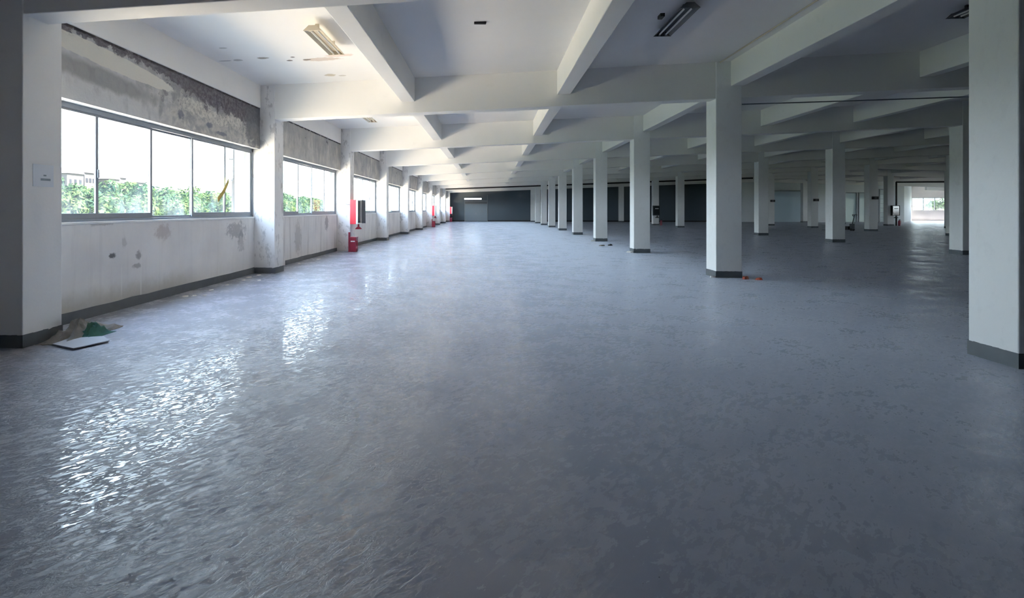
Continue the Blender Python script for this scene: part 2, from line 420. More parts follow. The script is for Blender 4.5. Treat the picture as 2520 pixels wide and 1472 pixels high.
def m_glass():
    q = M('dust_haze_window_glass')
    p = q.pos()
    z = q.xyz(p)[2]
    nz = q.noise(q.mp(p, (1, 1, 0.35)), 3.0, 5, 0.6)
    low = q.m('SUBTRACT', 1.0, q.step(z, 1.35, 2.1))
    f = q.m('ADD', 0.006, q.m('MULTIPLY', low, q.m('MULTIPLY', q.step(nz, 0.35, 0.75), 0.05)))  # pale veil low on the panes: dust, also standing in for outdoor haze
    tr = q.n('ShaderNodeBsdfTransparent'); tr.inputs[0].default_value = (0.97, 0.99, 0.985, 1)
    tl = q.n('ShaderNodeBsdfTranslucent'); tl.inputs[0].default_value = (0.8, 0.88, 0.95, 1)
    m1 = q.n('ShaderNodeMixShader'); q.put(m1.inputs[0], f)
    q.nt.links.new(tr.outputs[0], m1.inputs[1]); q.nt.links.new(tl.outputs[0], m1.inputs[2])
    gl = q.n('ShaderNodeBsdfGlossy'); gl.inputs['Roughness'].default_value = 0.03
    lwt = q.n('ShaderNodeLayerWeight'); lwt.inputs[0].default_value = 0.5
    fr = q.m('ADD', 0.02, q.m('MULTIPLY', q.m('POWER', lwt.outputs['Facing'], 5.0), 0.5))
    m2 = q.n('ShaderNodeMixShader'); q.put(m2.inputs[0], fr)
    q.nt.links.new(m1.outputs[0], m2.inputs[1]); q.nt.links.new(gl.outputs[0], m2.inputs[2])
    q.nt.links.new(m2.outputs[0], q.out.inputs[0])
    return q.mat
GLASS = m_glass()

# ------------------------------------------------------------------ mesh helpers
class MB:
    def __init__(s): s.v = []; s.f = []
    def add(s, vs, fs):
        o = len(s.v)
        s.v += [tuple(v) for v in vs]
        s.f += [tuple(i + o for i in f) for f in fs]
        return s
    def box(s, x0, x1, y0, y1, z0, z1):
        vs = [(x0, y0, z0), (x1, y0, z0), (x1, y1, z0), (x0, y1, z0), (x0, y0, z1), (x1, y0, z1), (x1, y1, z1), (x0, y1, z1)]
        return s.add(vs, [(0, 3, 2, 1), (4, 5, 6, 7), (0, 1, 5, 4), (1, 2, 6, 5), (2, 3, 7, 6), (3, 0, 4, 7)])
    def hexa(s, vs):
        return s.add(vs, [(0, 3, 2, 1), (4, 5, 6, 7), (0, 1, 5, 4), (1, 2, 6, 5), (2, 3, 7, 6), (3, 0, 4, 7)])
    def prism(s, prof, z0, z1, ax='z'):
        n = len(prof)
        def P(a, b, h):
            return {'z': (a, b, h), 'y': (a, h, b), 'x': (h, a, b)}[ax]
        vs = [P(a, b, z0) for a, b in prof] + [P(a, b, z1) for a, b in prof]
        fs = [tuple(range(n))[::-1], tuple(range(n, 2 * n))] + [(i, (i + 1) % n, n + (i + 1) % n, n + i) for i in range(n)]
        return s.add(vs, fs)
    def tube(s, p, q, r, n=10, r2=None):
        p, q = Vector(p), Vector(q)
        r2 = r if r2 is None else r2
        d = (q - p).normalized()
        a = d.orthogonal().normalized(); b = d.cross(a)
        vs = [p + (a * math.cos(2 * math.pi * i / n) + b * math.sin(2 * math.pi * i / n)) * r for i in range(n)]
        vs += [q + (a * math.cos(2 * math.pi * i / n) + b * math.sin(2 * math.pi * i / n)) * r2 for i in range(n)]
        fs = [tuple(range(n))[::-1], tuple(range(n, 2 * n))] + [(i, (i + 1) % n, n + (i + 1) % n, n + i) for i in range(n)]
        return s.add(vs, fs)
    def mesh(s, name):
        me = bpy.data.meshes.new(name)
        me.from_pydata(s.v, [], s.f)
        bm = bmesh.new(); bm.from_mesh(me)
        bmesh.ops.recalc_face_normals(bm, faces=bm.faces)
        bm.to_mesh(me); bm.free()
        return me
    def build(s, name, mat, parent=None, bevel=0.0, smooth=False):
        me = s.mesh(name)
        return link(name, me, mat, parent, bevel, smooth)

def link(name, me, mat=None, parent=None, bevel=0.0, smooth=False, loc=None):
    if mat is not None and not me.materials:
        me.materials.append(mat)
    o = bpy.data.objects.new(name, me)
    COL.objects.link(o)
    if parent is not None: o.parent = parent
    if loc is not None: o.location = loc
    if bevel:
        b = o.modifiers.new('bevel', 'BEVEL'); b.width = bevel; b.segments = 2; b.limit_method = 'ANGLE'
    if smooth:
        for f in me.polygons: f.use_smooth = True
    return o

def empty(name, loc=(0, 0, 0), rz=0.0):
    o = bpy.data.objects.new(name, None)
    o.empty_display_size = 0.2
    o.location = loc; o.rotation_euler = (0, 0, rz)
    COL.objects.link(o)
    return o

def tag(o, label=None, cat=None, group=None, kind=None):
    if label: o['label'] = label
    if cat: o['category'] = cat
    if group: o['group'] = group
    if kind: o['kind'] = kind
    return o

ORD = ['first', 'second', 'third', 'fourth', 'fifth', 'sixth', 'seventh', 'eighth', 'ninth', 'tenth', 'eleventh']

# ------------------------------------------------------------------ shell: floor, ceiling, walls
XL, XR, YF, YE = -5.8, 68.6, -1.4, 80.2
tag(MB().box(XL, 49.3, YF - 0.2, YB + .2, -0.2, 0.0).box(49.3, XR, YF - 0.2, YE, -0.2, 0.0).build('floor', FLOOR), 'dusty grey concrete floor with scuffs, sheen and tyre marks', 'floor', kind='structure')

slab = MB()
for xa, xb, ye_ in ((XL - 0.3, RIDGE, YB + .25), (RIDGE, 49.3, YB + .25), (49.3, XR, YE)):
    za, zb = zslab(xa), zslab(xb)
    slab.hexa([(xa, YF - 0.2, za), (xb, YF - 0.2, zb), (xb, ye_, zb), (xa, ye_, za), (xa, YF - 0.2, za + .25), (xb, YF - 0.2, zb + .25), (xb, ye_, zb + .25), (xa, ye_, za + .25)])
tag(slab.build('ceiling', CEIL), 'white painted sloping concrete ceiling slab', 'ceiling', kind='structure')

lw = MB()
lw.box(-5.8, WALLX, yk(0) + W, YB, -0.2, 1.30)                      # parapet under the windows
lw.box(-5.8, WALLX, YF, yk(0) + W, -0.2, 4.42)                      # blind first bay beside the camera
lw.box(-5.8, WALLX, yk(9) + W, YB, 1.28, 4.42)
wall_left = tag(lw.build('wall_left', LOWER), 'cream plaster parapet wall below the row of windows, grimy', 'wall', kind='structure')
bandm = MB().box(-5.8, BANDX, yk(0) + 0.1, yk(9) + W, 2.925, 3.90)
bandm.build('lintel_band', BAND, wall_left)
MB().box(-5.8, BANDX + 0.02, YF, YB, 3.89, 4.44).build('edge_beam', PLASTER, wall_left, bevel=0.01)
sillm = MB()
for k in range(9):
    sillm.box(-5.8, WALLX + 0.012, yk(k) + W, yk(k + 1), 1.30, 1.335)
sillm.build('sill_ledge', WHITEF, wall_left, bevel=0.006)

tag(MB().box(XL, XR, YF - 0.2, YF, -0.2, 6.0).build('wall_front', DARKWALL), 'plain dark wall closing the hall behind the camera', 'wall', kind='structure')  # unseen wall, darkened to cut light bounced onto the near floor

# far end wall: dark slate paint, then pale paint, a cut corner and the window end
back = MB()
DX0, DX1, DZ = -3.31, -0.35, 2.99
SLX0, SLX1, SLZ0, SLZ1 = -3.31, -1.15, 2.80, 2.985
back.box(-5.8, SLX0, YB, YB + .25, -0.2, 5.8)
back.box(SLX0, SLX1, YB, YB + .25, -0.2, SLZ0)
back.box(SLX0, SLX1, YB, YB + .25, SLZ1, 5.8)
back.box(SLX1, 29.5, YB, YB + .25, -0.2, 5.8)
wall_back = tag(back.build('wall_back', DARKWALL), 'dark slate end wall at the far end of the hall', 'wall', kind='structure')
pw = MB()
xa_ = 29.5
for x0_, x1_, zt_ in ((33.9, 38.0, 3.75), (42.75, 44.05, 3.5), (44.4, 45.25, 3.5), (46.75, 47.5, 3.9)):
    pw.box(xa_, x0_ - .1, YB, YB + .25, -0.2, 5.8)
    pw.box(x0_ - .1, x1_ + .1, YB, YB + .25, zt_ + .05, 5.8)
    xa_ = x1_ + .1
pw.box(xa_, 49.5, YB, YB + .25, -0.2, 5.8)
pw.hexa([(49.5, YB, -.2), (57.2, 80.0, -.2), (57.0, 80.2, -.2), (49.3, YB + .2, -.2), (49.5, YB, 5.8), (57.2, 80.0, 5.8), (57.0, 80.2, 5.8), (49.3, YB + .2, 5.8)])
pw.build('pale_wall_section', PALEWALL, wall_back)

def m_frost(name, tr, df):
    q = M(name)
    t = q.n('ShaderNodeBsdfTranslucent'); t.inputs[0].default_value = (*tr, 1)
    d_ = q.n('ShaderNodeBsdfDiffuse'); d_.inputs[0].default_value = (*df, 1)
    ad = q.n('ShaderNodeAddShader')
    q.nt.links.new(t.outputs[0], ad.inputs[0]); q.nt.links.new(d_.outputs[0], ad.inputs[1])
    q.nt.links.new(ad.outputs[0], q.out.inputs[0])
    return q.mat
FROST = m_frost('frosted_glazing', (0.050, 0.060, 0.060), (0.45, 0.48, 0.48))
FROST2 = m_frost('dull_frosted_glazing', (0.022, 0.029, 0.033), (0.40, 0.45, 0.48))
def frosted(num, x0, x1, z0, z1, mat, nb, label):
    e = empty(f'door_{num}', (x0, YB - .02, 0))
    f = MB(); f.box(-.12, 0, -.05, .27, 0, z1 + .1); f.box(x1 - x0, x1 - x0 + .12, -.05, .27, 0, z1 + .1); f.box(0, x1 - x0, -.05, .27, z1, z1 + .1)
    if z0 > 0: f.box(0, x1 - x0, -.05, .27, 0, z0)
    f.build('door_frame', GREYM, e)
    hh = (z1 - z0) / nb
    for i in range(nb):
        MB().box(0.0, x1 - x0, .06, .08, z0 + i * hh - .005, z0 + (i + 1) * hh + .005).build('pane', mat, e)
        if i: MB().box(0.0, x1 - x0, .04, .10, z0 + i * hh - .02, z0 + i * hh + .02).build('crossbar', GREYM, e)
    tag(e, label, 'door', kind='structure')
FD = [(2, 33.9, 38.0, 0.02, 3.75, FROST2, 1, 'wide dull pale frosted panel in the far wall'),
      (3, 42.75, 44.05, 0.02, 3.5, FROST, 1, 'left of the two bright frosted doors in the far wall'),
      (4, 44.4, 45.25, 0.02, 3.5, FROST, 1, 'right of the two bright frosted doors in the far wall'),
      (5, 46.75, 47.5, 0.05, 3.9, FROST, 7, 'narrow bright frosted strip with crossbars in the far wall')]
for a_ in FD: frosted(*a_)

endw = MB()
EX0, EX1 = 57.3, 64.6
endw.box(57.0, XR, 80.0, 80.25, -0.2, 1.40)
endw.box(57.0, XR, 80.0, 80.25, 3.12, 5.8)
endw.box(57.0, EX0, 80.0, 80.25, 1.40, 3.12); endw.box(EX1, XR, 80.0, 80.25, 1.40, 3.12)
endw.box(57.0, XR, 79.9, 80.0, 3.76, 5.4)
tag(endw.build('wall_end', m_plaster('end_wall_plaster', (0.74, 0.70, 0.69))), 'bright plaster end wall around the far right window', 'wall', kind='structure')

rw = MB()
rw.box(XR - .2, XR, YF, YE, -0.2, 1.36)
rw.box(XR - .2, XR, YF, YE, 2.95, 5.0)
for k in range(10):
    rw.box(XR - .2, XR, yk(k), yk(k) + W, 1.36, 2.95)
rw.box(XR - .2, XR, YF, yk(0), 1.36, 2.95); rw.box(XR - .2, XR, yk(9) + W, YE, 1.36, 2.95)
tag(rw.build('wall_right', PLASTER), 'plaster wall along the far right side of the hall', 'wall', kind='structure')

# ------------------------------------------------------------------ beams
def gable(mb, y0, y1, x0, x1, zfun):
    xs = [x0] + ([RIDGE] if x0 < RIDGE < x1 else []) + [x1]
    for a, b in zip(xs[:-1], xs[1:]):
        mb.hexa([(a, y0, zfun(a)), (b, y0, zfun(b)), (b, y1, zfun(b)), (a, y1, zfun(a)),
                 (a, y0, zslab(a) + .05), (b, y0, zslab(b) + .05), (b, y1, zslab(b) + .05), (a, y1, zslab(a) + .05)])
for k in range(0, 11):
    o = gable_mb = MB()
    gable(gable_mb, yk(k) + 0.012, yk(k) + 0.36, BANDX - .1 if k < 10 else 56, XR - .1, zbeam)
    tag(gable_mb.build('ceiling_beam', PLASTER, bevel=0.012), f'deep white cross beam on the {ORD[k]} column line from the camera', 'beam', 'deep cross beams', 'structure')
sec_left = [(-2.04, 'near the window side'), (1.50, 'between the window side and the first columns'), (5.28, 'over the first row of columns'),
            (9.2, 'first beyond the first column row'), (12.2, 'second beyond the first column row'), (15.96, 'over the second row of columns'),
            (19.6, 'first beyond the second column row'), (23.1, 'second beyond the second column row'), (26.64, 'over the third row of columns'),
            (30.2, 'first beyond the third column row'), (33.7, 'second beyond the third column row'), (37.32, 'over the fourth row of columns'), (43, 'far beyond the fourth column row')]
for x0, where in sec_left:
    mb = MB()
    x1 = x0 + 0.30
    ys = [YF] + [yk(k) for k in range(11)] + [YE]
    za, zb = zsec(x0), zsec(x1)
    mb.hexa([(x0, YF, za), (x1, YF, zb), (x1, YB, zb), (x0, YB, za), (x0, YF, zslab(x0) + .05), (x1, YF, zslab(x1) + .05), (x1, YB, zslab(x1) + .05), (x0, YB, zslab(x0) + .05)])
    tag(mb.build('lengthwise_beam', PLASTER, bevel=0.012), f'shallow white lengthwise ceiling beam {where}', 'beam', 'shallow lengthwise beams', 'structure')

# ------------------------------------------------------------------ pillars and columns
def skirt_mesh(name, x0, x1, y0, y1, h, seed, seg=8, t=0.006, sides='SENW'):
    rnd = random.Random(seed)
    mb = MB()
    loops = {'S': ((x0 - t, y0 - t), (x1 + t, y0 - t)), 'E': ((x1 + t, y0 - t), (x1 + t, y1 + t)), 'N': ((x1 + t, y1 + t), (x0 - t, y1 + t)), 'W': ((x0 - t, y1 + t), (x0 - t, y0 - t))}
    for sd in sides:
        (ax, ay), (bx, by) = loops[sd]
        nx, ny = {'S': (0, 1), 'E': (-1, 0), 'N': (0, -1), 'W': (1, 0)}[sd]
        for i in range(seg):
            f0, f1 = i / seg, (i + 1) / seg
            h0 = h * (1 + (rnd.random() - .5) * .05 - (0.10 if rnd.random() < .08 else 0))
            pts = [(ax + (bx - ax) * f0, ay + (by - ay) * f0), (ax + (bx - ax) * f1, ay + (by - ay) * f1)]
            h1 = h * (1 + (rnd.random() - .5) * .04)
            vs = [(*pts[0], 0.0), (*pts[1], 0.0), (pts[1][0] + nx * t, pts[1][1] + ny * t, 0.0), (pts[0][0] + nx * t, pts[0][1] + ny * t, 0.0),
                  (*pts[0], h0), (*pts[1], h1), (pts[1][0] + nx * t, pts[1][1] + ny * t, h1), (pts[0][0] + nx * t, pts[0][1] + ny * t, h0)]
            mb.hexa(vs)
    return mb.mesh(name)

col_skirts = [skirt_mesh('skirting', 0, W, 0, W, 0.145, 10 + i) for i in range(4)]
row_names = {0: 'row nearest the windows', 1: 'second row from the windows', 2: 'third row from the windows', 3: 'fourth row from the windows'}
spots = [(0, C1, range(0, 10)), (1, C2, range(2, 10)), (2, C3, range(4, 10)), (3, C4, range(6, 10))]
for ri, x, ks in spots:
    for n, k in enumerate(ks):
        e = empty('concrete_column', (x, yk(k), 0))
        top = zslab(x) + 0.03
        sh = MB()
        sh.box(0, W, 0, W, 0, top)
        sh.build('shaft', COLPAINT, e, bevel=0.012)
        link('skirting', col_skirts[(k + ri) % 4], SKIRT, e)
        if ri == 0 and k == 0:
            lab = 'large square white column at the frame edge, chipped above its blue-grey skirting'
        elif ri == 0 and k == 1:
            lab = 'square white column with orange scraps at its dark skirting, bright window-side face'
        else:
            lab = f'square white column, {ORD[n]} from the camera in the free-standing {row_names[ri]}'.replace('free-standing row nearest', 'free-standing row nearest')
        tag(e, lab, 'column', 'square concrete columns', 'structure')

pil_skirts = [skirt_mesh('skirting', -0.52, 0, 0, W, 0.14, 40 + i, sides='SEN') for i in range(3)]
for k in range(0, 10):
    e = empty('wall_pillar', (-A, yk(k), 0))
    MB().box(-0.56, 0, 0, W, 0, 4.44).build('shaft', PILLAR, e, bevel=0.01)
    if k not in (2, 6):
        link('skirting', pil_skirts[k % 3], SKIRT, e)
    MB().box(-0.97, -0.75, 0, W, -5.0, 4.6).build('outer_fin', WHITEF, e)
    lab = 'white wall pillar with a paper notice, nearest the camera' if k == 0 else f'scuffed white wall pillar between windows, {ORD[k]} from the camera'
    tag(e, lab, 'pillar', 'pillars along the window wall', 'structure')

# skirting of the parapet wall, broken off at the near end of the second bay
bb = None
for k in range(9):
    ya = yk(k) + W + 0.006 if k != 1 else 14.6
    yb2 = yk(k + 1) - 0.006
    rnd = random.Random(70 + k)
    mb = MB()
    seg = 16
    hh = 0.145 if k == 0 else 0.125
    prev = hh
    for i in range(seg):
        a0, a1 = ya + (yb2 - ya) * i / seg, ya + (yb2 - ya) * (i + 1) / seg
        h1 = hh * (1 + (rnd.random() - .5) * .10)
        mb.hexa([(WALLX, a0, 0), (WALLX + .012, a0, 0), (WALLX + .012, a1, 0), (WALLX, a1, 0), (WALLX, a0, prev), (WALLX + .012, a0, prev), (WALLX + .012, a1, h1), (WALLX, a1, h1)])
        prev = h1
    if bb is None:
        bb = tag(mb.build('baseboard_left', SKIRT), 'dark grey skirting along the window wall', 'skirting', kind='structure')
    else:
        mb.build('skirting_length', SKIRT, bb)
tag(MB().box(-5.55, 29.5, YB - .015, YB, 0, 0.16).build('baseboard_back', BLACK), 'black skirting along the slate end wall', 'skirting', kind='structure')

# ------------------------------------------------------------------ windows along the left wall
GX0, GX1 = -5.70, -5.58
def make_window(num, y0, y1, z0, z1):
    n = 5
    w = empty(f'window_{num}', (0, y0, z0))
    L, H = y1 - y0, z1 - z0
    fr = MB()
    fr.box(GX0, GX1, 0, L, H - 0.07, H); fr.box(GX0, GX1, 0, L, 0, 0.035)
    fr.box(GX0, GX1, 0, 0.05, 0, H); fr.box(GX0, GX1, L - 0.05, L, 0, H)
    fr.build('frame', ALUD, w, bevel=0.004)
    pw_ = (L - 0.1) / n
    for i in range(n):
        inner = i != 2
        xs0, xs1 = (-5.624, -5.600) if inner else (-5.650, -5.630)
        a0, a1 = 0.05 + i * pw_ - (0.027 if i else 0), 0.05 + (i + 1) * pw_ + (0.027 if i < n - 1 else 0)
        if i in (1, 3):
            xs0, xs1 = xs0 - 0.003, xs1 - 0.003
        br = 0.085 if inner else 0.035
        st = 0.055
        s = MB()
        s.box(xs0, xs1, a0, a0 + st, 0.03, H - .06); s.box(xs0, xs1, a1 - st, a1, 0.03, H - .06)
        s.box(xs0, xs1, a0 + st, a1 - st, 0.03, 0.03 + br); s.box(xs0, xs1, a0 + st, a1 - st, H - .10, H - .06)
        so = s.build('sash', ALU, w, bevel=0.003)
        xm = (xs0 + xs1) / 2
        MB().box(xm - .002, xm + .002, a0 + st, a1 - st, 0.03 + br, H - .10).build('pane', GLASS, so)
        if i in (0, 3):
            MB().box(xs1, xs1 + .02, a1 - .035, a1 - .01, 0.62, 0.74).build('latch', ALUD, so)
    return w
for k in range(9):
    tag(make_window(k + 1, yk(k) + W, yk(k + 1), 1.335, 2.925), f'five-pane aluminium sliding window, {ORD[k]} from the camera in the window wall', 'window', 'sliding windows', 'structure')

# far right window in the bright end wall
w = empty('window_10', (EX0, 80.06, 1.40))
L, H = EX1 - EX0, 1.72
fr = MB(); fr.box(0, L, 0, .08, 0, .06); fr.box(0, L, 0, .08, H - .07, H)
for i in range(6):
    x = i * L / 5
    fr.box(max(0, x - .05), min(L, x + .05), 0, .08, .06, H - .07)
fr.build('frame', ALUD, w)
for i in range(5):
    MB().box(i * L / 5 + .05, (i + 1) * L / 5 - .05, .035, .041, .06, H - .07).build('pane', GLASS, w)
tag(w, 'bright five-pane window in the end wall at the far right', 'window', kind='structure')

# ------------------------------------------------------------------ far end: door with open slot above, switch panel
d = empty('door_1', (DX0, YB - 0.03, 0))
MB().box(0.06, 2.90, 0.0, 0.03, 0.05, 2.18).build('door_leaf', plain('blue_grey_door', (0.17, 0.205, 0.24), 0.35, 0.5, vary=0.06), d, bevel=0.01)
f = MB(); f.box(0, .08, -.03, .03, 0, 2.78); f.box(2.88, 2.96, -.03, .03, 0, 3.4); f.box(.08, 2.88, -.03, .03, 2.18, 2.26); f.box(.08, 2.88, -.02, .03, 2.56, 2.66)
f.build('door_frame', GREYM, d, bevel=0.006)
MB().box(.08, 2.88, -.01, .03, 2.26, 2.56).build('transom_panel', DARKTRAY, d)
MB().box(1.45, 1.50, -.05, .0, 0.95, 1.12).build('handle', ALU, d)
tag(d, 'blue-grey double door in the slate end wall under a bright slot', 'door', kind='structure')

# ------------------------------------------------------------------ pipes
def pipe(name, pts, r, mat, label, cat, n=10):
    mb = MB()
    for a, b in zip(pts[:-1], pts[1:]): mb.tube(a, b, r, n)
    o = mb.build(name, mat, smooth=False)
    tag(o, label, cat)
    return o
def pz(x): return zsec(x) - 0.085
pipe('sprinkler_main_pipe', [(-5.0, 61.55, pz(-5.0)), (28, 61.55, pz(28))], 0.075, BLACK, 'black pipe slung across the far end under the last beams', 'pipe')
pipe('ceiling_conduit', [(5.05, YF, zslab(5.05) - .018), (5.05, yk(1) - .005, zslab(5.05) - .018)], 0.014, BEIGE, 'thin pale conduit along the ceiling beside the first column row', 'conduit', 8)
pipe('hanging_conduit', [(5.6, 14.75, 4.195), (8.9, 14.75, 4.255), (12.4, 14.75, 4.33), (15.6, 14.75, 4.41)], 0.016, GREYM, 'thin grey conduit strung below beams right of the first column row', 'conduit', 8)
pipe('riser_pipe', [(38.05, 55.1, 0.0), (38.05, 55.1, 4.10), (43.8, 55.1, 4.13)], 0.075, BLACK, 'black pipe rising beside a far column and turning right above the bright opening', 'pipe')

# ------------------------------------------------------------------ ceiling light fittings
def make_fixture(x, yc, tray, label, lamp, box_side=False, drop=0.10):
    L = 1.38
    z = zslab(x) - drop
    e = empty('fluorescent_fixture', (x, yc, z))
    t = MB()
    # inverted trough: top plate and two splayed sides
    t.prism([(-.06, .0), (.06, .0), (.15, -.075), (.14, -.08), (.055, -.012), (-.055, -.012), (-.14, -.08), (-.15, -.075)], -L / 2, L / 2, 'y')
    t.build('reflector', tray, e)
    for s in (-1, 1):
        MB().prism([(-.15, -.08), (.15, -.08), (.06, .004), (-.06, .004)], s * L / 2 - .012, s * L / 2 + .012, 'y').build('end_plate', tray, e)
    for dx in (-.055, .055):
        tb = MB().tube((dx, -L / 2 + .05, -.055), (dx, L / 2 - .05, -.055), .016, 10)
        tb.build('tube', lamp, e, smooth=False)
        for s in (-1, 1):
            MB().box(dx - .018, dx + .018, s * (L / 2 - .035) - .014, s * (L / 2 - .035) + .014, -.08, -.005).build('lamp_holder', tray, e)
    for s in (-1, 1):
        MB().box(-.03, .03, s * .45 - .02, s * .45 + .02, 0, drop + .01).build('hanger', tray, e)
    if box_side:
        MB().box(-.27, -.20, -.12, .04, drop - .06, drop).build('starter_box', BLACK, e)
    tag(e, label, 'light fixture', 'twin-tube ceiling lights')
    return e
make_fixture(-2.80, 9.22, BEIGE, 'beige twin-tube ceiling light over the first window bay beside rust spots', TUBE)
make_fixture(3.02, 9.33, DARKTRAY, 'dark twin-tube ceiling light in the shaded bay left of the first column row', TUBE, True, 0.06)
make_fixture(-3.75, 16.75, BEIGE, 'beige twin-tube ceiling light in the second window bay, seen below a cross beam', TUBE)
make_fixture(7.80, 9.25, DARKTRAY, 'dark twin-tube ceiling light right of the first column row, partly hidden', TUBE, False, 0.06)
hk = MB().box(-.10, .10, -.035, .035, -.03, .01)
o = hk.build('ceiling_junction_box', BLACK, bevel=0.01); o.location = (-0.17, 9.13, zslab(-.17)); o.rotation_euler = (0, 0, 0.1)
tag(o, 'small black junction box alone on the ceiling between two beams', 'junction box')

# ------------------------------------------------------------------ fire equipment
def fire_cabinet(x, y, label, red=True, door=True):
    """hydrant cabinet on the side face (+x) of a pillar; its flank looks towards the camera"""
    e = empty('fire_hose_cabinet', (x, y, 0.98))
    body = RED if red else BLACK
    MB().box(0, .22, 0, .62, 0, .88).build('cabinet_body', body, e, bevel=0.008)
    f = MB(); f.box(.22, .29, -.005, .03, .0, .88); f.box(.22, .29, .59, .625, .0, .88); f.box(.22, .29, .03, .59, .0, .04); f.box(.22, .29, .03, .59, .84, .88)
    f.build('cabinet_frame', WHITEF if red else GREYM, e)
    MB().box(.225, .235, .03, .59, .04, .84).build('glass_door', CABGLASS, e)
    if door:
        MB().box(.29, .43, .60, .625, .02, .88).build('open_door', GREYM, e, bevel=0.004)
    v = MB().tube((.24, .3, .0), (.24, .3, -.10), .035, 10).tube((.24, .3, -.10), (.24, .3, -.17), .05, 12, .12)
    v.tube((.24, .3, -.17), (.24, .3, -.19), .12, 12)
    v.build('hose_valve', DRED if red else BLACK, e)
    MB().tube((-.15, -.02, .72), (.0, -.02, .70), .012, 8).build('feed_pipe', GREYM, e) if (red and door) else None
    tag(e, label, 'fire cabinet', 'fire hose cabinets')
    return e
def extinguisher_box(x, y, label, mat=None, stripe=None, pipe_=True):
    mat = mat or DRED
    e = empty('extinguisher_box', (x, y, 0))
    MB().box(.07, .29, 0, .30, 0.02, .50).build('box_body', mat, e, bevel=0.012)
    MB().box(.06, .30, -.01, .31, .50, .53).build('lid', mat, e, bevel=0.006)
    MB().box(.08, .28, .01, .29, 0, .02).build('plinth', mat, e)
    MB().box(.10, .25, -.004, .004, .36, .40).build('label_plate', stripe or WHITEF, e)
    MB().tube((.31, .1, .22), (.31, .1, .38), .02, 8).build('handle', mat, e)
    if pipe_:
        MB().box(.005, .065, .04, .12, 0, .70).build('red_back_strip', DRED, e)
    tag(e, label, 'extinguisher box', 'extinguisher boxes by the pillars')
    return e
yC, yH, yJ = yk(2), yk(6), yk(9)
fire_cabinet(-A + .002, yC - .02 - .03, 'red fire hose cabinet with open grey door on the third window pillar')
extinguisher_box(-A + .005, yC - .35, 'dark red extinguisher box with a white label under the nearest red cabinet')
fire_cabinet(-A + .002, yk(6) - .02, 'distant red fire cabinet on the seventh window pillar', door=False)
extinguisher_box(-A + .005, yk(6) - .42, 'distant red extinguisher box with orange band beside the seventh window pillar', DRED, ORANGE)
fire_cabinet(-A + .002, yk(9) - .06, 'farthest red fire cabinet against the slate end wall', door=False)
extinguisher_box(-A + .005, yk(9) - .42, 'farthest small red extinguisher box against the slate end wall', DRED, None)

def dark_cabinet(x, y, label, xlabel):
    e = empty('dark_fire_cabinet', (x, y - .26, .95))
    b = MB().box(0, .66, 0.03, .26, 0, .95)
    b.build('cabinet_body', BLACK, e, bevel=0.01)
    f = MB(); f.box(0, .66, 0, .03, 0, .06); f.box(0, .66, 0, .03, .89, .95); f.box(0, .06, 0, .03, .06, .89); f.box(.60, .66, 0, .03, .06, .89)
    f.build('cabinet_frame', DARKTRAY, e)
    MB().box(.06, .60, .012, .02, .06, .89).build('glass_door', CABGLASS, e)
    MB().box(.18, .50, -.004, .012, .62, .70).build('label_plate', WHITEF, e)
    v = MB().tube((.4, .12, 0), (.4, .12, -.12), .04, 10).tube((.4, .12, -.12), (.4, .12, -.20), .06, 12, .2).tube((.4, .12, -.20), (.4, .12, -.22), .2, 12)
    v.build('hose_valve', BLACK, e)
    tag(e, label, 'fire cabinet', 'dark fire cabinets on far columns')
    k = empty('fire_extinguisher', (x + .82, y + .05, 0))
    MB().tube((0, 0, 0), (0, 0, .42), .10, 14).tube((0, 0, .42), (0, 0, .52), .10, 14, .035).build('cylinder', DRED, k)
    MB().tube((0, 0, .52), (0, 0, .58), .03, 10).box(-.03, .10, -.015, .015, .57, .60).build('valve_head', BLACK, k)
    mb = MB()
    for a, b2 in (((.08, 0, .56), (.14, 0, .40)), ((.14, 0, .40), (.13, 0, .12))): mb.tube(a, b2, .014, 8)
    mb.build('hose', BLACK, k)
    tag(k, xlabel, 'fire extinguisher')
dark_cabinet(C2 - .06, yk(7), 'dark fire cabinet on a far column just right of the third free column', 'dark red extinguisher on the floor beside the left far dark cabinet')
dark_cabinet(C4 + .25, yk(7), 'dark fire cabinet on the far column left of the bright opening', 'dark red extinguisher on the floor left of the bright opening')

def switch_box(x, y, z, label):
    e = empty('switch_box', (x, y, z))
    MB().box(-.20, .20, -.10, 0, -.10, .10).build('box', BLACK, e, bevel=0.01)
    MB().box(-.08, .08, -.115, -.10, -.05, .05).build('cover', DARKTRAY, e)
    tag(e, label, 'switch box', 'switch boxes on far columns')
switch_box(C3 + .36, yk(7), 2.34, 'small black switch box on the far column left of the pale wall panel')
switch_box(C3 + .36, yk(6), 2.30, 'small black switch box on the far column between the two pale panels')
switch_box(C3 + .34, yk(5), 2.32, 'small black switch box on the nearer of the far right columns')

